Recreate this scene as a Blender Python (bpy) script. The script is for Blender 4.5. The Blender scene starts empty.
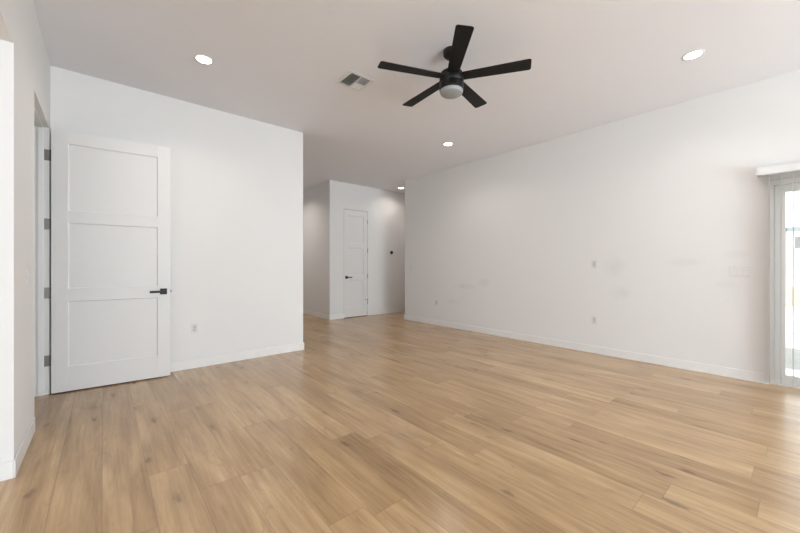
import bpy, bmesh, math, random
from mathutils import Vector, Matrix

S = bpy.context.scene
COL = S.collection
random.seed(7)

# ------------------------------------------------------------------ camera
H_CAM = 1.18
cd = bpy.data.cameras.new('camera')
cam = bpy.data.objects.new('camera', cd)
COL.objects.link(cam)
cam.location = (0, 0, H_CAM)
cam.rotation_euler = (math.pi / 2, 0, -0.709)
cd.sensor_width = 36
cd.lens = 344.633 * 36 / 800
cd.shift_y = -0.7 / 800
cd.clip_start = 0.02
cd.clip_end = 300
S.camera = cam

# ------------------------------------------------------------------ room numbers (metres)
XL, XR = -0.383, 5.027        # left and right wall faces
YB = 4.568                    # wall behind the open door
XC = 2.122                    # where that wall ends
YR = 5.695                    # far end of the right wall
YF, XH = 6.693, 3.724         # closet block: front face and left face
YJ, SOF = 2.858, 2.42         # wide opening in the left wall
HC = 3.051                    # ceiling
YBACK = -5.2                  # wall behind the camera
XK = -4.2                     # far side of the adjoining kitchen space
SL0, SL1 = 0.215, -1.62       # sliding door opening (Y)

# ------------------------------------------------------------------ world, lights, exposure
w = bpy.data.worlds.new('sky'); S.world = w; w.use_nodes = True
wn = w.node_tree.nodes; wl = w.node_tree.links
bg = wn['Background']
bg.inputs['Color'].default_value = (0.92, 0.965, 1.0, 1)     # bright hazy white sky
bg.inputs['Strength'].default_value = 2.5

def area(name, loc, rot, sx, sy, power, color=(1, 1, 1), portal=False, spread=math.pi):
    l = bpy.data.lights.new(name, 'AREA'); l.shape = 'RECTANGLE'; l.size = sx; l.size_y = sy
    l.energy = power; l.color = color; l.spread = spread
    if portal: l.cycles.is_portal = True
    o = bpy.data.objects.new(name, l); o.location = loc; o.rotation_euler = rot; COL.objects.link(o)
    return o
# unseen fill lamp added outside the rear windows (shines towards +Y)
area('fill_rear', (2.7, YBACK - 0.35, 1.35), (math.pi / 2, 0, 0), 4.2, 2.2, 172, (0.82, 0.90, 0.985))
# second added lamp, aimed upwards to brighten the ceiling
area('fill_rear_upward', (2.7, YBACK - 0.6, 0.5), (math.radians(128), 0, 0), 4.2, 1.2, 445, (0.83, 0.905, 1.0))
sun = bpy.data.lights.new('sun', 'SUN'); sun.energy = 4; sun.angle = 0.01; sun.color = (1.0, .96, .9)
suno = bpy.data.objects.new('sun', sun); COL.objects.link(suno)
suno.rotation_euler = Vector((-0.06, 0.4, 0.9)).to_track_quat('Z', 'Y').to_euler()
# weak fill lamp added for the kitchen (shines towards +Y and the opening's jamb)
area('fill_kitchen', (-2.3, YBACK - 0.35, 1.5), (math.pi / 2, 0, 0), 3.0, 1.7, 5, (0.82, 0.90, 0.985))
# added fill lamp for the right wall (shines towards +X, across the room)
area('fill_side', (XK - 0.35, 0.3, 1.45), (0, -math.pi / 2, 0), 1.8, 3.2, 62, (0.82, 0.90, 0.985))
# sky portal at the sliding door (guides sampling of the sky only)
area('sky_portal', (XR + 0.2, (SL0 + SL1) / 2, 1.0), (0, math.pi / 2, 0), 2.0, 1.84, 1, portal=True)

vs = S.view_settings
vs.view_transform = 'Standard'; vs.look = 'None'; vs.gamma = 1.0; vs.use_curve_mapping = False
vs.exposure = 0.08

# ------------------------------------------------------------------ materials
def mat(name, col, rough=0.5, metal=0.0, emit=None, estr=0.0, spec=None, coat=0.0):
    m = bpy.data.materials.new(name); m.use_nodes = True
    b = m.node_tree.nodes['Principled BSDF']
    b.inputs['Base Color'].default_value = (*col, 1); b.inputs['Roughness'].default_value = rough
    b.inputs['Metallic'].default_value = metal
    if spec is not None: b.inputs['Specular IOR Level'].default_value = spec
    if coat: b.inputs['Coat Weight'].default_value = coat
    if emit: b.inputs['Emission Color'].default_value = (*emit, 1); b.inputs['Emission Strength'].default_value = estr
    return m

def noisy(m, scale, amount, bump=0.0, bscale=None):
    """slight procedural colour variation and surface texture"""
    nt = m.node_tree; b = nt.nodes['Principled BSDF']
    c = b.inputs['Base Color'].default_value[:]
    g = nt.nodes.new('ShaderNodeNewGeometry')
    n = nt.nodes.new('ShaderNodeTexNoise'); n.inputs['Scale'].default_value = scale; n.inputs['Detail'].default_value = 3
    nt.links.new(g.outputs['Position'], n.inputs['Vector'])
    mx = nt.nodes.new('ShaderNodeMix'); mx.data_type = 'RGBA'
    mx.inputs['A'].default_value = (*[x * (1 - amount) for x in c[:3]], 1)
    mx.inputs['B'].default_value = (*[min(1, x * (1 + amount)) for x in c[:3]], 1)
    nt.links.new(n.outputs['Fac'], mx.inputs['Factor']); nt.links.new(mx.outputs['Result'], b.inputs['Base Color'])
    if bump:
        n2 = nt.nodes.new('ShaderNodeTexNoise'); n2.inputs['Scale'].default_value = bscale or scale * 20
        nt.links.new(g.outputs['Position'], n2.inputs['Vector'])
        bp = nt.nodes.new('ShaderNodeBump'); bp.inputs['Strength'].default_value = bump; bp.inputs['Distance'].default_value = 0.001
        nt.links.new(n2.outputs['Fac'], bp.inputs['Height']); nt.links.new(bp.outputs['Normal'], b.inputs['Normal'])
    return m

M_wall = noisy(mat('white_wall_paint', (0.80, 0.785, 0.775), 0.75, spec=0.25), 1.2, 0.008, 0.15, 90)
M_ceil = noisy(mat('white_ceiling_paint', (0.835, 0.825, 0.855), 0.85, spec=0.2), 1.0, 0.008, 0.15, 70)
M_trim = noisy(mat('white_trim_paint', (0.82, 0.805, 0.79), 0.42, spec=0.4), 3, 0.006)
M_door = noisy(mat('white_door_paint', (0.79, 0.775, 0.765), 0.4, spec=0.4), 2, 0.006)
M_black = noisy(mat('matt_black_metal', (0.007, 0.007, 0.007), 0.45, 0.2), 30, 0.2)
M_blade = noisy(mat('black_fan_blade', (0.009, 0.0088, 0.009), 0.6, spec=.3), 25, 0.25)
M_nickel = noisy(mat('satin_nickel', (0.24, 0.215, 0.20), 0.42, 0.85), 40, 0.05)
M_plate = noisy(mat('white_plastic_plate', (0.73, 0.715, 0.70), 0.35), 20, 0.01)
M_plategloss = noisy(mat('off_white_blind_vinyl', (0.76, 0.75, 0.74), 0.45), 5, 0.01)
M_slot = mat('dark_slot', (0.16, 0.15, 0.14), 0.6)
M_plategrey = noisy(mat('pale_grey_plastic', (0.58, 0.56, 0.545), 0.4), 20, 0.01)
M_lens = noisy(mat('frosted_lamp_lens', (0.33, 0.34, 0.35), 0.4), 10, 0.02)
M_vinyl = noisy(mat('white_vinyl_frame', (0.9, 0.895, 0.885), 0.35), 5, 0.01)
M_vent = noisy(mat('white_vent_metal', (0.74, 0.745, 0.74), 0.45), 20, 0.02)
M_ductshade = mat('duct_shade', (0.07, 0.07, 0.07), 0.8)
M_led = mat('led_disc', (0.9, 0.9, 0.9), 0.5, emit=(1.0, 0.95, 0.88), estr=14)
M_concrete = noisy(mat('pale_concrete_patio', (0.62, 0.61, 0.59), 0.9), 3, 0.06, 0.3)
M_greystrip = noisy(mat('grey_strip_ground', (0.20, 0.20, 0.195), 0.95), 14, 0.25, 0.5)
M_dirt = noisy(mat('pale_tan_dirt', (0.62, 0.54, 0.46), 0.95), 1.5, 0.12, 0.5)
M_stucco = noisy(mat('white_stucco', (0.75, 0.72, 0.66), 0.9), 4, 0.04, 0.5)
M_roof = noisy(mat('grey_fascia', (0.13, 0.17, 0.18), 0.7), 6, 0.1)
M_glassdark = mat('dark_window_glass', (0.06, 0.05, 0.035), 0.5)

def block_mat():
    m = mat('tan_block_wall', (0.6, 0.5, 0.4), 0.95); nt = m.node_tree; b = nt.nodes['Principled BSDF']
    g = nt.nodes.new('ShaderNodeNewGeometry'); sp = nt.nodes.new('ShaderNodeSeparateXYZ'); cb = nt.nodes.new('ShaderNodeCombineXYZ')
    nt.links.new(g.outputs['Position'], sp.inputs[0]); nt.links.new(sp.outputs['Y'], cb.inputs['X']); nt.links.new(sp.outputs['Z'], cb.inputs['Y'])
    br = nt.nodes.new('ShaderNodeTexBrick'); nt.links.new(cb.outputs[0], br.inputs['Vector'])
    br.inputs['Scale'].default_value = 1; br.inputs['Brick Width'].default_value = 0.4; br.inputs['Row Height'].default_value = 0.2
    br.inputs['Mortar Size'].default_value = 0.008
    br.inputs['Color1'].default_value = (0.70, 0.64, 0.56, 1); br.inputs['Color2'].default_value = (0.66, 0.60, 0.52, 1); br.inputs['Mortar'].default_value = (0.58, 0.53, 0.46, 1)
    nt.links.new(br.outputs['Color'], b.inputs['Base Color'])
    return m
M_block = block_mat()

def glass_mat():
    m = bpy.data.materials.new('clear_glass'); m.use_nodes = True; nt = m.node_tree
    nt.nodes.remove(nt.nodes['Principled BSDF'])
    out = nt.nodes['Material Output']
    t = nt.nodes.new('ShaderNodeBsdfTransparent'); t.inputs['Color'].default_value = (0.94, 0.96, 0.95, 1)
    gl = nt.nodes.new('ShaderNodeBsdfGlossy'); gl.inputs['Roughness'].default_value = 0.02
    mx = nt.nodes.new('ShaderNodeMixShader'); mx.inputs['Fac'].default_value = 0.06
    nt.links.new(t.outputs[0], mx.inputs[1]); nt.links.new(gl.outputs[0], mx.inputs[2]); nt.links.new(mx.outputs[0], out.inputs['Surface'])
    return m
M_glass = glass_mat()

def vane_mat():
    m = mat('white_vinyl_vane', (0.80, 0.79, 0.77), 0.5); nt = m.node_tree; b = nt.nodes['Principled BSDF']
    out = nt.nodes['Material Output']
    tr = nt.nodes.new('ShaderNodeBsdfTranslucent'); tr.inputs['Color'].default_value = (0.75, 0.74, 0.71, 1)
    mx = nt.nodes.new('ShaderNodeMixShader'); mx.inputs['Fac'].default_value = 0.45
    nt.links.new(b.outputs[0], mx.inputs[1]); nt.links.new(tr.outputs[0], mx.inputs[2]); nt.links.new(mx.outputs[0], out.inputs['Surface'])
    return m
M_vane = vane_mat()

def smudged_wall():
    """same white paint, with faint scuffs left where furniture and hands touched it"""
    m = noisy(mat('white_wall_paint_scuffed', (0.80, 0.785, 0.775), 0.75, spec=0.25), 1.2, 0.008, 0.15, 90)
    nt = m.node_tree; N = nt.nodes; L = nt.links; b = N['Principled BSDF']
    src = b.inputs['Base Color'].links[0].from_socket
    g = N.new('ShaderNodeNewGeometry')
    nz = N.new('ShaderNodeTexNoise'); nz.inputs['Scale'].default_value = 9; nz.inputs['Detail'].default_value = 4
    L.new(g.outputs['Position'], nz.inputs['Vector'])
    acc = None
    # (Y, Z, half width, half height, strength)
    for (y, z, a, c, s) in [(1.60, 1.17, .15, .13, .8), (1.52, .83, .13, .09, .8), (.88, 1.22, .18, .05, .6), (.45, 1.30, .12, .05, .6),
                            (4.03, .80, .26, .05, 1.0), (3.60, .88, .16, .08, .8), (4.35, .50, .2, .06, .6), (.52, .98, .10, .04, .6)]:
        mp = N.new('ShaderNodeVectorMath'); mp.operation = 'SUBTRACT'; mp.inputs[1].default_value = (XR, y, z); L.new(g.outputs['Position'], mp.inputs[0])
        sc = N.new('ShaderNodeVectorMath'); sc.operation = 'MULTIPLY'; sc.inputs[1].default_value = (0, 1 / a, 1 / c); L.new(mp.outputs[0], sc.inputs[0])
        ln = N.new('ShaderNodeVectorMath'); ln.operation = 'LENGTH'; L.new(sc.outputs[0], ln.inputs[0])
        mr = N.new('ShaderNodeMapRange'); mr.interpolation_type = 'SMOOTHSTEP'
        mr.inputs['From Min'].default_value = 1.3; mr.inputs['From Max'].default_value = 0.1; mr.inputs['To Max'].default_value = s
        L.new(ln.outputs['Value'], mr.inputs['Value'])
        if acc is None: acc = mr.outputs[0]
        else:
            ad = N.new('ShaderNodeMath'); ad.operation = 'MAXIMUM'; L.new(acc, ad.inputs[0]); L.new(mr.outputs[0], ad.inputs[1]); acc = ad.outputs[0]
    ml = N.new('ShaderNodeMath'); ml.operation = 'MULTIPLY'; L.new(acc, ml.inputs[0]); L.new(nz.outputs['Fac'], ml.inputs[1])
    m2 = N.new('ShaderNodeMath'); m2.operation = 'MULTIPLY'; L.new(ml.outputs[0], m2.inputs[0]); m2.inputs[1].default_value = 0.55
    mx = N.new('ShaderNodeMix'); mx.data_type = 'RGBA'; L.new(m2.outputs[0], mx.inputs['Factor']); L.new(src, mx.inputs['A'])
    mx.inputs['B'].default_value = (0.60, 0.575, 0.55, 1); L.new(mx.outputs['Result'], b.inputs['Base Color'])
    return m
M_wallscuff = smudged_wall()

def floor_mat():
    m = mat('light_oak_planks', (0.45, 0.3, 0.17), 0.36); nt = m.node_tree; N = nt.nodes; L = nt.links; b = N['Principled BSDF']
    at = N.new('ShaderNodeAttribute'); at.attribute_name = 'tone'          # one value per plank
    uv = N.new('ShaderNodeUVMap'); uv.uv_map = 'plank'                     # metres across / along each plank
    sp = N.new('ShaderNodeSeparateXYZ'); L.new(uv.outputs[0], sp.inputs[0])
    def math_(op, a, b_=None, c=None):
        n = N.new('ShaderNodeMath'); n.operation = op
        for i, v in enumerate((a, b_, c)):
            if v is None: continue
            if isinstance(v, (int, float)): n.inputs[i].default_value = v
            else: L.new(v, n.inputs[i])
        return n.outputs[0]
    t = at.outputs['Fac']
    off = math_('MULTIPLY', t, 371.0)
    def vec(sx, sy, warp=None):
        c = N.new('ShaderNodeCombineXYZ')
        L.new(math_('MULTIPLY', sp.outputs['X'], sx), c.inputs['X']); L.new(math_('MULTIPLY', sp.outputs['Y'], sy), c.inputs['Y']); L.new(off, c.inputs['Z'])
        return c.outputs[0]
    def noise(v, scale, det, rough=.6, dist=0.0):
        n = N.new('ShaderNodeTexNoise'); L.new(v, n.inputs['Vector']); n.inputs['Scale'].default_value = scale
        n.inputs['Detail'].default_value = det; n.inputs['Roughness'].default_value = rough; n.inputs['Distortion'].default_value = dist
        return n.outputs['Fac']
    broad = noise(vec(7, 1.1), 1, 3, .55, .6)       # cloudy patches of the board
    grain = noise(vec(60, 2.2), 1, 5, .65, .3)      # streaks
    streak = noise(vec(20, .9), 1, 4, .6, .8)
    fine = noise(vec(260, 9), 1, 3, .7)
    base = N.new('ShaderNodeValToRGB'); cr = base.color_ramp
    cr.elements[0].position = 0.0; cr.elements[0].color = (0.295, 0.172, 0.080, 1)
    cr.elements[1].position = 1.0; cr.elements[1].color = (0.66, 0.45, 0.24, 1)
    e = cr.elements.new(.5); e.color = (0.49, 0.312, 0.157, 1)
    v1 = math_('MULTIPLY_ADD', t, 0.24, 0.29)
    v2 = math_('MULTIPLY_ADD', math_('SUBTRACT', broad, .5), 1.3, v1)
    v3 = math_('MULTIPLY_ADD', math_('SUBTRACT', grain, .5), 0.75, v2)
    v4 = math_('MULTIPLY_ADD', math_('SUBTRACT', fine, .5), 0.35, v3)
    v4 = math_('MULTIPLY_ADD', math_('SUBTRACT', streak, .5), .9, v4)
    v4 = math_('ADD', v4, .08)
    L.new(v4, base.inputs['Fac'])
    # knots
    vo = N.new('ShaderNodeTexVoronoi'); vo.voronoi_dimensions = '2D'; vo.inputs['Scale'].default_value = 1.0
    wv = N.new('ShaderNodeVectorMath'); wv.operation = 'ADD'
    kn = N.new('ShaderNodeTexNoise'); kn.inputs['Scale'].default_value = 5; L.new(vec(6, 2.2), kn.inputs['Vector'])
    ks = N.new('ShaderNodeVectorMath'); ks.operation = 'SCALE'; ks.inputs['Scale'].default_value = 0.22; L.new(kn.outputs['Color'], ks.inputs[0])
    kc = N.new('ShaderNodeCombineXYZ'); L.new(math_('MULTIPLY_ADD', sp.outputs['X'], 5.2, off), kc.inputs['X']); L.new(math_('MULTIPLY_ADD', sp.outputs['Y'], 1.7, off), kc.inputs['Y'])
    L.new(kc.outputs[0], wv.inputs[0]); L.new(ks.outputs[0], wv.inputs[1]); L.new(wv.outputs[0], vo.inputs['Vector'])
    kr = N.new('ShaderNodeMapRange'); kr.interpolation_type = 'SMOOTHSTEP'
    kr.inputs['From Min'].default_value = .13; kr.inputs['From Max'].default_value = .02; L.new(vo.outputs['Distance'], kr.inputs['Value'])
    halo = N.new('ShaderNodeMapRange'); halo.interpolation_type = 'SMOOTHSTEP'
    halo.inputs['From Min'].default_value = .42; halo.inputs['From Max'].default_value = .05; L.new(vo.outputs['Distance'], halo.inputs['Value'])
    pick = N.new('ShaderNodeSeparateColor'); L.new(vo.outputs['Color'], pick.inputs[0])
    gate = math_('GREATER_THAN', pick.outputs[0], .45)
    kf = math_('MULTIPLY', math_('MULTIPLY', kr.outputs[0], math_('MULTIPLY', gate, pick.outputs[1])), .75)
    hf = math_('MULTIPLY', math_('MULTIPLY', halo.outputs[0], gate), .22)
    patch = N.new('ShaderNodeMapRange'); patch.interpolation_type = 'SMOOTHSTEP'; patch.inputs['From Min'].default_value = .55; patch.inputs['From Max'].default_value = .78
    L.new(noise(vec(15, 5.5), 1, 4, .65, 1.2), patch.inputs['Value'])
    hf = math_('MAXIMUM', hf, math_('MULTIPLY', patch.outputs[0], .48))
    m1 = N.new('ShaderNodeMix'); m1.data_type = 'RGBA'; L.new(hf, m1.inputs['Factor']); L.new(base.outputs['Color'], m1.inputs['A']); m1.inputs['B'].default_value = (0.27, 0.16, 0.085, 1)
    m2 = N.new('ShaderNodeMix'); m2.data_type = 'RGBA'; L.new(kf, m2.inputs['Factor']); L.new(m1.outputs['Result'], m2.inputs['A']); m2.inputs['B'].default_value = (0.13, 0.075, 0.045, 1)
    # bevelled joints: U carries distance to the nearest long edge through |x-w/2|
    W = 0.1945
    dx = math_('SUBTRACT', W / 2, math_('ABSOLUTE', math_('SUBTRACT', sp.outputs['X'], W / 2)))
    uv2 = N.new('ShaderNodeUVMap'); uv2.uv_map = 'ends'; s2 = N.new('ShaderNodeSeparateXYZ'); L.new(uv2.outputs[0], s2.inputs[0])
    dy = math_('MINIMUM', s2.outputs['X'], s2.outputs['Y'])
    d = math_('MINIMUM', dx, dy)
    seam = N.new('ShaderNodeMapRange'); seam.inputs['From Min'].default_value = .0030; seam.inputs['From Max'].default_value = .0010; L.new(d, seam.inputs['Value'])
    m3 = N.new('ShaderNodeMix'); m3.data_type = 'RGBA'; L.new(math_('MULTIPLY', seam.outputs[0], .34), m3.inputs['Factor']); L.new(m2.outputs['Result'], m3.inputs['A']); m3.inputs['B'].default_value = (0.16, 0.095, 0.055, 1)
    L.new(m3.outputs['Result'], b.inputs['Base Color'])
    L.new(math_('MULTIPLY_ADD', grain, .12, .19), b.inputs['Roughness'])
    b.inputs['Coat Weight'].default_value = .2; b.inputs['Coat Roughness'].default_value = .2; b.inputs['Coat IOR'].default_value = 1.5
    bp = N.new('ShaderNodeBump'); bp.inputs['Strength'].default_value = .10; bp.inputs['Distance'].default_value = .001
    L.new(math_('SUBTRACT', grain, seam.outputs[0]), bp.inputs['Height']); L.new(bp.outputs['Normal'], b.inputs['Normal'])
    return m
M_floor = floor_mat()

# ------------------------------------------------------------------ helpers
def bx(bm, x0, x1, y0, y1, z0, z1):
    x0, x1 = sorted((x0, x1)); y0, y1 = sorted((y0, y1)); z0, z1 = sorted((z0, z1))
    v = [bm.verts.new(p) for p in [(x0, y0, z0), (x1, y0, z0), (x1, y1, z0), (x0, y1, z0), (x0, y0, z1), (x1, y0, z1), (x1, y1, z1), (x0, y1, z1)]]
    for f in [(0, 3, 2, 1), (4, 5, 6, 7), (0, 1, 5, 4), (1, 2, 6, 5), (2, 3, 7, 6), (3, 0, 4, 7)]:
        bm.faces.new([v[i] for i in f])
def lathe(bm, prof, n=32, mtx=Matrix()):
    """profile [(r, z)...] revolved about local Z; closed with caps where r > 0"""
    rings = []
    for r, z in prof:
        rings.append([bm.verts.new(mtx @ Vector((r * math.cos(2 * math.pi * i / n), r * math.sin(2 * math.pi * i / n), z))) for i in range(n)])
    for a, b in zip(rings, rings[1:]):
        for i in range(n):
            bm.faces.new([a[i], a[(i + 1) % n], b[(i + 1) % n], b[i]])
    bm.faces.new(rings[0][::-1]); bm.faces.new(rings[-1])
def prism(bm, pts, z0, z1, mtx=Matrix()):
    a = [bm.verts.new(mtx @ Vector((x, y, z0))) for x, y in pts]; b = [bm.verts.new(mtx @ Vector((x, y, z1))) for x, y in pts]
    n = len(pts); bm.faces.new(a[::-1]); bm.faces.new(b)
    for i in range(n): bm.faces.new([a[i], a[(i + 1) % n], b[(i + 1) % n], b[i]])
def obj(name, bm, m, parent=None, bevel=0.0, smooth=False, seg=2):
    bmesh.ops.recalc_face_normals(bm, faces=bm.faces)
    me = bpy.data.meshes.new(name); bm.to_mesh(me); bm.free(); me.materials.append(m)
    if smooth:
        for p in me.polygons: p.use_smooth = True
        me.set_sharp_from_angle(angle=math.radians(35))
    o = bpy.data.objects.new(name, me); COL.objects.link(o)
    if parent: o.parent = parent
    if bevel:
        md = o.modifiers.new('bevel', 'BEVEL'); md.width = bevel; md.segments = seg; md.limit_method = 'ANGLE'; md.angle_limit = math.radians(40)
    return o
def empty(name, loc, rz=0.0):
    o = bpy.data.objects.new(name, None); o.empty_display_size = .1; o.location = loc; o.rotation_euler = (0, 0, rz); COL.objects.link(o); return o
def tag(o, label=None, cat=None, group=None, kind=None):
    if label: o['label'] = label
    if cat: o['category'] = cat
    if group: o['group'] = group
    if kind: o['kind'] = kind
    return o
def struct(name, bm, m, label, cat, bevel=0.0):
    return tag(obj(name, bm, m, bevel=bevel), label, cat, kind='structure')
def B(*boxes):
    bm = bmesh.new()
    for b in boxes: bx(bm, *b)
    return bm
def copy_tree(o, parent=None):
    c = o.copy(); COL.objects.link(c); c.parent = parent
    for ch in [x for x in bpy.data.objects if x.parent == o]: copy_tree(ch, c)
    return c

# ------------------------------------------------------------------ structure
T = 0.115                                    # thickness of the inner walls
DO0, DO1, DOH = 3.575, 4.500, 2.452          # narrow doorway in the left wall
XE = 8.0                                     # how far the passage runs behind the right wall
YE = 9.2                                     # how far the hall runs left of the closet block

# floor made of boards running along Y
def make_floor():
    W, LEN = 0.1945, 1.26
    x_min, x_max, y_min, y_max = XK - .1, XE + .1, YBACK - .1, YE + .1
    # joints read off the boards in view, far end first; other rows are laid at random
    known = {-3: [3.1], -2: [4.4, 1.2], -1: [4.35, 1.75], 0: [3.974, 1.9], 1: [3.64, 2.385, 1.12], 2: [2.06], 4: [1.397], 6: [2.067], 11: [.461], 12: [1.43, .137], 17: [1.082], 18: [.654], 21: [.963]}
    bm = bmesh.new(); uv = bm.loops.layers.uv.new('plank'); ue = bm.loops.layers.uv.new('ends'); tn = bm.faces.layers.float.new('tone')
    k = math.floor((x_min + .009) / W)
    rnd = random.Random(11); last = 0
    while k * W - .009 < x_max:
        xa = k * W - .009; xb = xa + W
        js = sorted(known.get(k, []))
        if not js:
            ph = rnd.uniform(0, LEN)
            while abs(ph - last) < .2: ph = rnd.uniform(0, LEN)
            last = ph; js = [ph]
        while js[0] > y_min: js.insert(0, js[0] - LEN)
        while js[-1] < y_max: js.append(js[-1] + LEN)
        tone = rnd.random()
        for ya, yb in zip(js, js[1:]):
            y0, y1 = max(ya, y_min), min(yb, y_max)
            t2 = rnd.random()
            while abs(t2 - tone) < .15: t2 = rnd.random()
            tone = t2
            if k == 0 and ya < 3 < yb: tone = .25
            if k == 1 and ya < 3 < yb: tone = .85
            if k == 1 and ya < 2 < yb: tone = .45
            # indoors only: outside the right wall the boards exist just in the passage behind it
            xo, yo = XR + .15, YR - T
            for (a0, a1, b0, b1) in ((xa, min(xb, xo), y0, y1), (max(xa, xo), xb, max(y0, yo), y1)):
                if a1 - a0 < 1e-4 or b1 - b0 < 1e-4: continue
                f = bm.faces.new([bm.verts.new(p) for p in [(a0, b0, 0), (a1, b0, 0), (a1, b1, 0), (a0, b1, 0)]])
                f[tn] = tone
                for lp, (u, y) in zip(f.loops, [(a0 - xa, b0), (a1 - xa, b0), (a1 - xa, b1), (a0 - xa, b1)]):
                    lp[uv].uv = (u, y - ya); lp[ue].uv = (y - ya, yb - y)
        k += 1
    bmesh.ops.remove_doubles(bm, verts=bm.verts, dist=1e-5)
    me = bpy.data.meshes.new('floor'); bm.to_mesh(me); bm.free(); me.materials.append(M_floor)
    o = bpy.data.objects.new('floor', me); COL.objects.link(o)
    return tag(o, 'light oak plank floor with knots running through the whole empty room', 'floor', kind='structure')
make_floor()
struct('ceiling', B((XK - .1, XR + .15, YBACK - .15, YE + .1, HC, HC + .12), (XR + .15, XE + .1, YR - T, YE + .1, HC, HC + .12)), M_ceil, 'flat white ceiling above the whole room', 'ceiling')

struct('wall_left', B((XL - T, XL, YJ, DO0, 0, HC), (XL - T, XL, DO0, DO1 + .018, DOH, HC), (XL - T, XL, DO1 + .018, YB + T, 0, HC),
                      (XL - T, XL, -1.9, YJ, SOF, HC), (XL - T, XL, YBACK, -1.9, 0, HC)), M_wall,
       'white wall at the left edge with the wide opening and the narrow doorway', 'wall')
struct('wall_back', B((XL, XC, YB, YB + T, 0, HC)), M_wall, 'white wall behind the open panelled door', 'wall')
struct('wall_closet', B((XH, XE, YF, YF + T, 2.462, HC), (XH, 4.079, YF, YF + T, 0, 2.462), (4.733, XE, YF, YF + T, 0, 2.462), (XH, XH + T, YF + T, YE, 0, HC), (XH + T, 5.2, YF + .9, YF + 1.0, 0, HC), (5.1, 5.2, YF + T, YF + .9, 0, HC)), M_wall,
       'white wall at the end of the hall holding the narrow closed door', 'wall')
struct('wall_right', B((XR, XR + .15, SL0, YR, 0, HC), (XR, XR + .15, SL1, SL0, 2.03, HC), (XR, XR + .15, YBACK, SL1, 0, HC)), M_wallscuff,
       'long bare white wall on the right with outlets and scuffs', 'wall')
struct('wall_passage', B((XR + .15, XE, YR - T, YR, 0, HC), (XE, XE + T, YR - T, YF + T, 0, HC)), M_wall, 'white wall of the passage hidden behind the right wall', 'wall')
struct('wall_hall', B((XC - T, XC, YB + T, YE, 0, HC), (XC - T, XH + T, YE, YE + T, 0, HC)), M_wall, 'white side wall of the hall behind the back wall', 'wall')
struct('wall_utility', B((-2.2, XL - T, YB, YB + T, 0, HC), (-2.2 - T, -2.2, YJ + .1, YB + T, 0, HC), (-2.2, XL - T, YJ + .1 - T, YJ + .1, 0, HC)), M_wall,
       'white walls of the small room beyond the narrow doorway', 'wall')
# wall behind the camera with window openings added for light, and the kitchen side
bmr = B((XK, -3.8, YBACK - .15, YBACK, 0, HC), (-3.8, -.8, YBACK - .15, YBACK, 0, .65), (-3.8, -.8, YBACK - .15, YBACK, 2.35, HC), (-.8, .6, YBACK - .15, YBACK, 0, HC),
        (.6, 4.8, YBACK - .15, YBACK, 0, .25), (.6, 4.8, YBACK - .15, YBACK, 2.45, HC), (4.8, XR + .15, YBACK - .15, YBACK, 0, HC))
struct('wall_rear', bmr, M_wall, 'white wall behind the camera with window openings added to let in light', 'wall')
struct('wall_kitchen', B((XK - T, XK, YBACK, -1.3, 0, HC), (XK - T, XK, 1.9, YJ + .1, 0, HC), (XK - T, XK, -1.3, 1.9, 0, .55), (XK - T, XK, -1.3, 1.9, 2.35, HC), (XK, -2.2 - T, YJ + .1 - T, YJ + .1, 0, HC)), M_wall, 'white walls of the space beyond the wide opening', 'wall')

# baseboards: a board with an eased top edge
BH, BT = 0.100, 0.013
def board(name, label, *runs):
    bm = bmesh.new()
    for r in runs: bx(bm, *r, 0, BH)
    return struct(name, bm, M_trim, label, 'baseboard', bevel=.003)
board('baseboard_left', 'white baseboard along the short left wall and its opening edge', (XL, XL + .008, YJ - .008, DO0 - .002), (XL - T, XL, YJ - .008, YJ))
board('baseboard_back', 'white baseboard below the wall behind the open door', (XL + .001, XC + BT, YB - BT, YB), (XC, XC + BT, YB, YB + T))
board('baseboard_right', 'white baseboard below the long right wall', (XR - BT, XR, SL0 + .02, YR + BT), (XR, XR + .15, YR, YR + BT))
board('baseboard_closet', 'white baseboard either side of the narrow closed door', (XH - BT, 4.079, YF - BT, YF), (4.733, XE, YF - BT, YF), (XH - BT, XH, YF, YE))
board('baseboard_rear', 'white baseboard behind the camera', (XL, XR, YBACK, YBACK + BT))

# door jambs
jb = .019
tag(obj('trim_1', B((XL - T - .001, XL + .001, DO1, DO1 + jb, 0, DOH), (XL - T - .001, XL + .001, DO0 - .001, DO0 + jb, 0, DOH - .0),
                    (XL - T - .001, XL + .001, DO0 + jb, DO1, DOH - .008, DOH + .004),
                    (XL - .075, XL - .040, DO1 - .011, DO1, 0, DOH - .008), (XL - .075, XL - .040, DO0 + jb, DO0 + jb + .011, 0, DOH - .008),
                    (XL - .075, XL - .040, DO0 + jb, DO1, DOH - .019, DOH - .008)), M_trim, bevel=.0015),
    'white door jamb with stop lining the narrow doorway on the left', 'door jamb', kind='structure')
tag(obj('trim_2', B((4.060, 4.0795, YF + .004, YF + T, 0, 2.462), (4.7325, 4.752, YF + .004, YF + T, 0, 2.462), (4.060, 4.752, YF + .004, YF + T, 2.4615, 2.48),
                    (4.0795, 4.092, YF + .042, YF + .078, 0, 2.4615), (4.720, 4.7325, YF + .042, YF + .078, 0, 2.4615), (4.092, 4.720, YF + .042, YF + .078, 2.449, 2.4615)), M_trim, bevel=.001),
    'white door jamb round the narrow closed door in the hall', 'door jamb', kind='structure')

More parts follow.
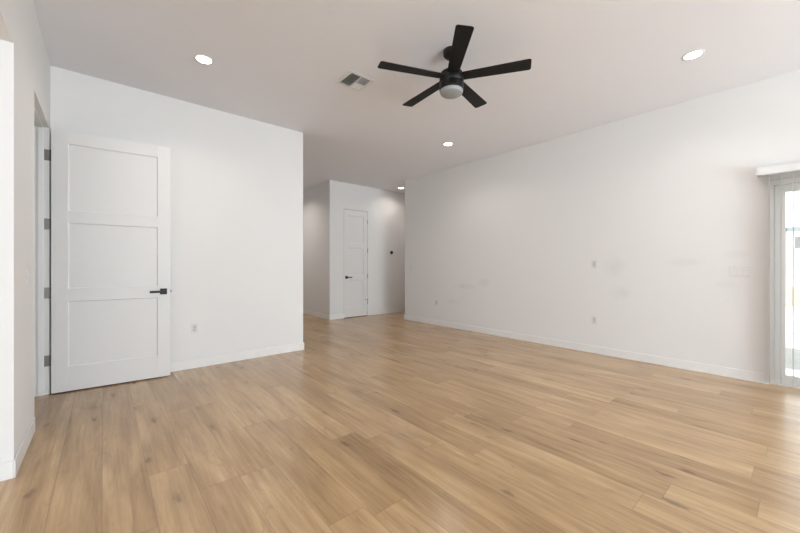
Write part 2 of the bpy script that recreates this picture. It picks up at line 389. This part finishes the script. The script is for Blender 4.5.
# ------------------------------------------------------------------ three-panel doors
def door_slab(wd, ht, th=.035):
    """local: x along the door from the hinge, y = 0 at the seen face, +y into the slab"""
    bm = bmesh.new(); st = .112; dz = .010
    zs = [0, .228, .835, .957, 1.570, 1.684, 2.306, ht]
    bx(bm, 0, st, 0, th, 0, ht); bx(bm, wd - st, wd, 0, th, 0, ht)
    for a, b in ((0, 1), (2, 3), (4, 5), (6, 7)): bx(bm, st, wd - st, 0, th, zs[a], zs[b])
    for a, b in ((1, 2), (3, 4), (5, 6)):
        # recessed panel with a small sloped sticking
        for y, yo, s in ((dz, 0, 1), (th - dz, th, -1)):
            i = .006
            o_ = [(st, zs[a]), (wd - st, zs[a]), (wd - st, zs[b]), (st, zs[b])]
            n_ = [(st + i, zs[a] + i), (wd - st - i, zs[a] + i), (wd - st - i, zs[b] - i), (st + i, zs[b] - i)]
            ov = [bm.verts.new((x, yo + s * .004, z)) for x, z in o_]; nv = [bm.verts.new((x, y, z)) for x, z in n_]
            for q in range(4): bm.faces.new([ov[q], ov[(q + 1) % 4], nv[(q + 1) % 4], nv[q]])
            bm.faces.new(nv)
    return bm
def handle(parent, x, z, d):
    """black square rose with a straight lever pointing along d (+1 / -1)"""
    h = obj('door_handle', B((x - .031, x + .031, -.009, 0, z - .031, z + .031)), M_black, parent, bevel=.002)
    bm = bmesh.new(); lathe(bm, [(.0115, 0), (.0115, .040)], 20, Matrix.Translation((x, -.009, z)) @ Matrix.Rotation(math.pi / 2, 4, 'X'))
    obj('handle_stem', bm, M_black, h, smooth=True)
    obj('lever', B((x - .012 * d, x + .118 * d, -.060, -.046, z - .011, z + .011)), M_black, h, bevel=.003)
    bm = bmesh.new(); lathe(bm, [(.0115, 0), (.0115, .040)], 20, Matrix.Translation((x, .044, z)) @ Matrix.Rotation(-math.pi / 2, 4, 'X'))
def hinge_bm(x, y, z, leaf_dir):
    bm = bmesh.new()
    for k in range(5): lathe(bm, [(.0065, -.050 + k * .0202), (.0065, -.0505 + (k + 1) * .0202)], 14, Matrix.Translation((x, y, z)))
    lathe(bm, [(.0045, -.054), (.0045, .054)], 12, Matrix.Translation((x, y, z)))
    return bm

# open door by the left wall: hinged on the far jamb, swung back against the wall
def open_door():
    root = door = obj('door_1', door_slab(.907, 2.428), M_door, bevel=.0012)
    door.location = (-.369, 4.459, .012); door.rotation_euler = (0, 0, math.radians(-4.4))
    tag(door, 'white three-panel door standing open against the back wall at left', 'door', kind='structure')
    handle(door, .846, .898, -1)
    obj('latch', B((.907, .918, .012, .024, .888, .910)), M_nickel, door, bevel=.002)
    obj('latch_plate', B((.9068, .9082, .006, .030, .870, .928)), M_nickel, door)
    obj('handle_rose', B((.846 - .031, .846 + .031, .035, .044, .867, .929)), M_black, door, bevel=.002)
    for z in (2.183, 1.551, .919, .296):
        bm = bmesh.new()
        # knuckle beside the door edge and the leaf let into the jamb
        for k in range(5): lathe(bm, [(.0065, -.050 + k * .0202), (.0065, -.0505 + (k + 1) * .0202)], 14, Matrix.Translation((-.0075, .030, z)))
        bx(bm, -.0016, .0, .004, .032, z - .050, z + .050)
        h = obj('hinge', bm, M_nickel, door, bevel=.0004, smooth=True)
        R = Matrix.Rotation(math.radians(4.4), 4, 'Z')
        bm = bmesh.new(); bx(bm, -.066, -.012, -.0, .0016, -.050, .050)
        # leaf lies flat on the jamb face (room axes), so turn it back by the door angle
        jx = -.369; jy = DO1 - .0015
        inv = Matrix.Rotation(math.radians(4.4), 4, 'Z') @ Matrix.Translation((-(-.369), -4.459, 0))
        bm.free(); bm = bmesh.new(); bx(bm, XL - .034, XL + .004, DO1 - .0022, DO1 - .0004, z + .012 - .050, z + .012 + .050)
        for sx, sz in ((-.024, .03), (-.010, .0), (-.024, -.03)):
            lathe(bm, [(.004, 0), (.0035, .0012)], 10, Matrix.Translation((XL + sx, DO1 - .0022, z + .012 + sz)) @ Matrix.Rotation(math.pi / 2, 4, 'X'))
        bm.transform(inv); bmesh.ops.translate(bm, verts=bm.verts, vec=(0, 0, -.012))
        obj('hinge_leaf', bm, M_nickel, h)
    return door
open_door()

def closet_door():
    door = obj('door_2', door_slab(.643, 2.434), M_door, bevel=.0012)
    # hinge on the right: build mirrored by placing x = 0 at the left and hinges at the right edge
    door.location = (4.0845, YF + .003, .014)
    tag(door, 'narrow white three-panel door, closed, at the end of the hall', 'door', kind='structure')
    handle(door, .066, .905, 1)
    for z in (2.20, 1.53, .925, .31):
        bm = bmesh.new()
        for k in range(5): lathe(bm, [(.0065, -.050 + k * .0202), (.0065, -.0505 + (k + 1) * .0202)], 14, Matrix.Translation((.6455, -.006, z)))
        obj('hinge', bm, M_nickel, door, smooth=True)
    bm = bmesh.new()   # hinge-pin stop arm at the lowest hinge
    lathe(bm, [(.004, 0), (.004, .055)], 12, Matrix.Translation((.640, -.012, .372)) @ Matrix.Rotation(-math.pi / 2, 4, 'Y') @ Matrix.Rotation(math.radians(20), 4, 'X'))
    lathe(bm, [(.009, 0), (.009, .010)], 16, Matrix.Translation((.585, .004, .372)) @ Matrix.Rotation(math.pi / 2, 4, 'X'))
    lathe(bm, [(.009, -.006), (.009, .006)], 16, Matrix.Translation((.6455, -.010, .372)))
    obj('door_stop', bm, M_black, door, smooth=True)
closet_door()

# ------------------------------------------------------------------ sliding glass door with vertical blinds
def slider():
    x0, x1 = XR + .035, XR + .125
    root = obj('door_3', B((x0, x1, SL0 - .035, SL0, 0, 2.03), (x0, x1, SL1, SL1 + .035, 0, 2.03), (x0, x1, SL1 + .035, SL0 - .035, 1.985, 2.03), (x0, x1, SL1 + .035, SL0 - .035, 0, .035),
                           (x0 + .040, x0 + .046, SL1 + .035, SL0 - .035, .035, .047)), M_vinyl, bevel=.002)
    tag(root, 'white framed sliding glass door at the right edge leading to the patio', 'door', kind='structure')
    ym = (SL0 + SL1) / 2
    for a, b, xs in ((SL0 - .036, ym - .04, x0 + .050), (ym + .04, SL1 + .036, x0 + .006)):
        s = .075
        sh = obj('sash', B((xs, xs + .034, a, a - s, .036, 1.984), (xs, xs + .034, b + s, b, .036, 1.984), (xs, xs + .034, b + s, a - s, 1.910, 1.984), (xs, xs + .034, b + s, a - s, .036, .100)), M_vinyl, root, bevel=.002)
        obj('glass', B((xs + .013, xs + .021, a - s + .002, b + s - .002, .098, 1.912)), M_glass, sh)
    obj('pull', B((x0 - .012, x0 + .006, ym + .045, ym + .060, .95, 1.15)), M_vinyl, root, bevel=.003)
    return root
slider()

bl = empty('vertical_blind', (XR, (SL0 + SL1) / 2, 2.03))
tag(bl, 'white vertical blind turned open in front of the sliding glass door', 'blind')
def local(bm): bmesh.ops.translate(bm, verts=bm.verts, vec=(-XR, -(SL0 + SL1) / 2, -2.03)); return bm
VX = XR - .105                                # front of the valance
obj('valance', local(B((VX, VX + .008, .292, SL1 - .08, 2.076, 2.150), (VX + .008, XR - .001, .284, .292, 2.075, 2.150), (VX + .008, XR - .001, SL1 - .08, SL1 - .072, 2.075, 2.150),
                       (VX + .008, XR - .001, SL1 - .07, .284, 2.142, 2.150))), M_plategloss, bl, bevel=.0015)
obj('headrail', local(B((XR - .075, XR - .030, .262, SL1 - .05, 2.075, 2.110), (XR - .030, XR - .001, .20, .16, 2.09, 2.105), (XR - .030, XR - .001, SL1 + .1, SL1 + .06, 2.09, 2.105))), M_vinyl, bl, bevel=.002)
def vane_bm(y, ang):
    bm = bmesh.new(); n = 8; wv = .089; cols = []
    for i in range(n + 1):
        u = (i / n - .5) * wv; sag = .006 * (1 - (2 * i / n - 1) ** 2)
        ca, sa = math.cos(ang), math.sin(ang)
        px, py = u * ca - sag * sa, u * sa + sag * ca
        qx, qy = u * ca - (sag + .0009) * sa, u * sa + (sag + .0009) * ca
        cols.append([bm.verts.new((XR - .052 + a, y + b, z)) for a, b in ((px, py), (qx, qy)) for z in (.035, 2.055)])
    for a, b in zip(cols, cols[1:]):
        bm.faces.new([a[0], b[0], b[1], a[1]]); bm.faces.new([a[2], a[3], b[3], b[2]])
        bm.faces.new([a[1], b[1], b[3], a[3]]); bm.faces.new([a[0], a[2], b[2], b[0]])
    bm.faces.new([cols[0][i] for i in (0, 1, 3, 2)]); bm.faces.new([cols[-1][i] for i in (0, 2, 3, 1)])
    bx(bm, XR - .058, XR - .046, y - .002, y + .002, 2.050, 2.078)
    return bm
y = .205; k = 0
while y > SL1:
    obj('vane', local(vane_bm(y, math.radians(0.0 if k else 4))), M_vane, bl, smooth=True)
    y -= .0775; k += 1

# unseen windows added behind the camera to let the fill lamps in
def window(name, label, x0, x1, z0, z1, n):
    bm = bmesh.new(); f = .05; ya, yb = YBACK - .11, YBACK - .05
    bx(bm, x0, x1, ya, yb, z0, z0 + f); bx(bm, x0, x1, ya, yb, z1 - f, z1); 
    for i in range(n + 1):
        xc = x0 + (x1 - x0) * i / n; a = max(x0, xc - f / 2); b = min(x1, xc + f / 2)
        if i == 0: b = x0 + f
        if i == n: a = x1 - f
        bx(bm, a, b, ya, yb, z0 + f, z1 - f)
    r = tag(obj(name, bm, M_vinyl, bevel=.002), label, 'window', kind='structure')
    obj('glass', B((x0 + f * .5, x1 - f * .5, YBACK - .083, YBACK - .077, z0 + f * .5, z1 - f * .5)), M_glass, r)
window('added_window_1', 'unseen wide white window added behind the camera in the main room', .6, 4.8, .25, 2.45, 3)
window('added_window_2', 'unseen white window added behind the camera in the adjoining space', -3.8, -.8, .65, 2.35, 2)

tag(obj('added_window_3', B((XK - .09, XK - .03, -1.3, -1.25, .55, 2.35), (XK - .09, XK - .03, 1.85, 1.9, .55, 2.35), (XK - .09, XK - .03, -1.25, 1.85, .55, .60), (XK - .09, XK - .03, -1.25, 1.85, 2.30, 2.35), (XK - .09, XK - .03, .27, .33, .60, 2.30)), M_vinyl, bevel=.002),
    'unseen white window added in the side wall of the adjoining space', 'window', kind='structure')  # window frame added in front of the side fill lamp

# ------------------------------------------------------------------ outdoors beyond the sliding door
tag(obj('patio', B((XR + .15, 6.07, -7, 9, -.12, -.025)), M_concrete), 'pale concrete patio just outside the sliding door', 'patio', kind='structure')
tag(obj('grey_strip', B((6.07, 7.75, -7, 9, -.14, -.05)), M_greystrip), 'grey strip of ground beyond the concrete patio', 'gravel', kind='structure')  # grey tone laid as its own strip of ground
tag(obj('yard_ground', B((7.75, 40, -20, 24, -.14, -.045)), M_dirt), 'pale tan bare ground of the yard', 'ground', kind='structure')
bw = tag(obj('block_wall', B((15.7, 15.9, -16, 20, -.05, 1.55))  , M_block), 'tan block garden wall at the far side of the yard', 'garden wall')
obj('wall_cap', B((15.68, 15.92, -16, 20, 1.55, 1.60)), M_stucco, bw, bevel=.004)
hs = empty('neighbour_house', (22.5, 0, -.045))
tag(hs, 'flat-roofed white stucco house behind the garden wall', 'house')
obj('house_wall', B((-2.5, 2.5, -8, 8, 0, 2.56)), M_stucco, hs)
obj('roof_edge', B((-2.62, 2.62, -8.12, 8.12, 2.56, 2.70)), M_roof, hs)
wf = obj('window', B((-2.53, -2.47, -1.3, .24, 1.82, 1.88), (-2.53, -2.47, -1.3, .24, 2.34, 2.40), (-2.53, -2.47, .18, .24, 1.82, 2.40), (-2.53, -2.47, -1.3, -1.24, 1.82, 2.40)), M_vinyl, hs)
obj('pane', B((-2.515, -2.505, -1.25, .19, 1.87, 2.35)), M_glassdark, wf)

# ------------------------------------------------------------------ ceiling fan
FX, FY, FZ = 2.293, 1.985, 2.816
fan = empty('ceiling_fan', (FX, FY, HC))
tag(fan, 'black five-blade ceiling fan with a round light below', 'ceiling fan')
def fl(z): return z - HC
bm = bmesh.new(); lathe(bm, [(.072, 0), (.074, -.012), (.070, -.040), (.050, -.060), (.022, -.066)], 40); obj('canopy', bm, M_black, fan, smooth=True)
bm = bmesh.new(); lathe(bm, [(.013, fl(2.99)), (.013, fl(2.86))], 20); obj('downrod', bm, M_black, fan, smooth=True)
bm = bmesh.new(); lathe(bm, [(.026, fl(2.895)), (.030, fl(2.880)), (.060, fl(2.866)), (.094, fl(2.855)), (.104, fl(2.840)), (.104, fl(2.775)), (.1015, fl(2.770)), (.1015, fl(2.764)), (.104, fl(2.759)), (.104, fl(2.708)), (.100, fl(2.703))], 48)
obj('motor_housing', bm, M_black, fan, smooth=True)
bm = bmesh.new(); lathe(bm, [(.099, fl(2.7035)), (.099, fl(2.690)), (.092, fl(2.676)), (.072, fl(2.666)), (.040, fl(2.661)), (.002, fl(2.660))], 48)
obj('light_lens', bm, M_lens, fan, smooth=True)
def blade_outline():
    pts = []; r0, r1 = .098, .650; w0, w1, c = .050, .064, .020
    pts += [(r0, -w0), (r1 - c, -w1)]
    for i in range(1, 7):
        a = -math.pi / 2 + i * math.pi / 2 / 6; pts.append((r1 - c + c * math.cos(a), -w1 + c + c * math.sin(a)))
    for i in range(0, 7):
        a = i * math.pi / 2 / 6; pts.append((r1 - c + c * math.cos(a), w1 - c + c * math.sin(a)))
    pts += [(r0, w0)]
    return pts
for k in range(5):
    a = math.radians(13.1 + 72 * k)
    Rz = Matrix.Translation((0, 0, fl(FZ))) @ Matrix.Rotation(a, 4, 'Z')
    Rp = Rz @ Matrix.Rotation(math.radians(-7.5), 4, 'X')
    bm = bmesh.new(); prism(bm, blade_outline(), -.003, .004, Rp); b = obj('blade', bm, M_blade, fan, bevel=.001)
    bm = bmesh.new(); prism(bm, [(.095, -.022), (.17, -.026), (.185, -.014), (.185, .014), (.17, .026), (.095, .022)], .004, .009, Rp)
    for sx, sy in ((.12, -.018), (.12, .018), (.15, 0)): lathe(bm, [(.005, -.005), (.005, -.003)], 10, Rp @ Matrix.Translation((sx, sy, 0)))
    obj('blade_bracket', bm, M_black, b)

# ------------------------------------------------------------------ recessed lights
def lamp(loc, power):
    l = bpy.data.lights.new('recessed_lamp', 'AREA'); l.shape = 'DISK'; l.size = .11; l.spread = math.radians(140); l.energy = power; l.color = (1.0, .93, .86)
    o = bpy.data.objects.new('recessed_lamp', l); o.location = (loc[0], loc[1], HC - .012); COL.objects.link(o); return o
def recessed(loc, label, power):
    r = empty('recessed_light', (*loc, HC)); tag(r, label, 'ceiling light', 'round recessed lights in the ceiling')
    bm = bmesh.new(); n = 40
    prof = [(.082, -.0005), (.082, -.003), (.079, -.005), (.064, -.005), (.060, -.0025), (.060, -.0005)]
    rings = [[bm.verts.new((q * math.cos(2 * math.pi * i / n), q * math.sin(2 * math.pi * i / n), z)) for i in range(n)] for q, z in prof]
    for a, b in zip(rings, rings[1:]):
        for i in range(n): bm.faces.new([a[i], a[(i + 1) % n], b[(i + 1) % n], b[i]])
    obj('trim_ring', bm, M_plate, r, smooth=True)
    bm = bmesh.new(); lathe(bm, [(.0605, -.001), (.0605, -.003), (.052, -.0035), (.002, -.004)], n); obj('lens', bm, M_led, r, smooth=True)
    lamp(loc, power)
recessed((.685, 3.529), 'lit recessed light nearest the open door', 5)
recessed((3.965, .629), 'lit recessed light at upper right, nearest the sliding door', 5)
recessed((4.005, 3.538), 'lit recessed light beyond the fan near the long right wall', 5)
recessed((5.413, 6.274), 'lit recessed light at the end of the hall, smallest of the four', 3)
lamp((2.9, 7.7), 9)    # hidden hall fitting beyond the corner
lamp((7.0, 6.25), 5)   # unseen lamp added to lift the dim passage and far hall

# ------------------------------------------------------------------ ceiling vent
vt = empty('ceiling_vent', (1.928, 2.945, HC)); tag(vt, 'square white air vent in the ceiling left of the fan', 'vent')
s = .108; o_ = .145
obj('frame', B((-o_, o_, -o_, -s, -.007, -.0005), (-o_, o_, s, o_, -.007, -.0005), (-o_, -s, -s, s, -.007, -.0005), (s, o_, -s, s, -.007, -.0005)), M_vent, vt, bevel=.003)
obj('duct_shade_sheet', B((-s, s, -s, s, -.0018, -.0006)), M_ductshade, vt)  # flat dark sheet stands in for the shaded hollow of the duct
obj('divider', B((-.004, .008, -s, s, -.014, -.002)), M_vent, vt)
obj('divider', B((.008, s, -.005, .005, -.014, -.002)), M_vent, vt)
def slat(cx, cy, ln, along, tilt):
    bm = bmesh.new(); bx(bm, -ln / 2, ln / 2, -.009, .009, -.0006, .0006)
    m = Matrix.Translation((cx, cy, -.010)) @ (Matrix.Rotation(math.pi / 2, 4, 'Z') if along == 'y' else Matrix()) @ Matrix.Rotation(tilt, 4, 'X')
    bm.transform(m); obj('slat', bm, M_vent, vt)
for i in range(5): slat(-s + .013 + i * .0205, 0, 2 * s - .002, 'y', math.radians(-62))
for i in range(5): slat(.058, -s + .012 + i * .020, s - .010, 'x', math.radians(60))
for i in range(5): slat(.058, .016 + i * .019, s - .010, 'x', math.radians(-35))

# ------------------------------------------------------------------ outlets, switches, thermostat
def plate(name, loc, rz, label, cat, kind, gang=1):
    """local: x across the wall, -y out of the wall, z up"""
    r = empty(name, loc, rz); tag(r, label, cat)
    w_ = .070 + .046 * (gang - 1)
    obj('cover_plate', B((-w_ / 2, w_ / 2, -.006, -.0005, -.0575, .0575)), M_plate, r, bevel=.002)
    for g in range(gang):
        cx = (g - (gang - 1) / 2) * .046
        if kind == 'outlet':
            ins = obj('receptacle', B((cx - .0170, cx + .0170, -.0085, -.006, -.0335, .0335)), M_plategrey, r, bevel=.001)
            for dz in (.019, -.019):
                obj('slot', B((cx - .008, cx - .0055, -.0088, -.0084, dz - .005, dz + .005), (cx + .0055, cx + .008, -.0088, -.0084, dz - .004, dz + .004), (cx - .0025, cx + .0025, -.0088, -.0084, dz - .012, dz - .008)), M_slot, ins)
        elif kind == 'switch':
            bm = bmesh.new()
            pts = [(-.0060, -.0335), (-.0105, -.0335), (-.0078, 0), (-.0066, .0335), (-.0060, .0335)]
            a = [bm.verts.new((cx - .0165, y, z)) for y, z in pts]; b = [bm.verts.new((cx + .0165, y, z)) for y, z in pts]
            bm.faces.new(a); bm.faces.new(b[::-1])
            for i in range(len(pts)): bm.faces.new([a[i], b[i], b[(i + 1) % len(pts)], a[(i + 1) % len(pts)]])
            obj('rocker', bm, M_plate, r)
        elif kind == 'jack':
            obj('jack_insert', B((cx - .0170, cx + .0170, -.0085, -.006, -.0335, .0335)), M_plategrey, r, bevel=.001)
    for z in (-.048, .048):
        bm = bmesh.new(); lathe(bm, [(.003, 0), (.0028, .0008)], 10, Matrix.Translation((0, -.006, z)) @ Matrix.Rotation(math.pi / 2, 4, 'X')); obj('screw', bm, M_plategrey, r)
    return r
RW = -math.pi / 2   # facing -X, for the right wall
plate('wall_outlet', (.79, YB, .461), 0, 'white outlet low on the wall beside the open door', 'outlet', 'outlet')
plate('wall_outlet', (XR, 1.824, .448), RW, 'white outlet low on the right wall, nearest the sliding door', 'outlet', 'outlet')
plate('wall_outlet', (XR, 4.743, .448), RW, 'white outlet low near the far end of the right wall', 'outlet', 'outlet')
plate('wall_jack', (XR, 1.824, 1.204), RW, 'white wall jack at mid height straight above an outlet', 'wall plate', 'jack')
plate('light_switch', (XR, 5.496, 1.132), RW, 'white light switch at the far corner of the right wall', 'light switch', 'switch')
plate('light_switch', (XR, .421, 1.124), RW, 'wide white three-rocker switch plate beside the sliding door', 'light switch', 'switch', 3)
plate('light_switch', (XL, 3.295, 1.12), math.pi / 2, 'white light switch on the short left wall before the doorway', 'light switch', 'switch')

th = empty('thermostat', (5.453, YF, 1.511)); tag(th, 'small round black thermostat on the wall right of the closed door', 'thermostat')
RX = Matrix.Rotation(math.pi / 2, 4, 'X')
bm = bmesh.new(); lathe(bm, [(.060, .0005), (.060, .004), (.058, .006)], 40, RX); obj('backplate', bm, M_plate, th, smooth=True)
bm = bmesh.new(); lathe(bm, [(.036, .006), (.040, .010), (.040, .022), (.037, .026)], 40, RX); obj('dial', bm, M_black, th, smooth=True)
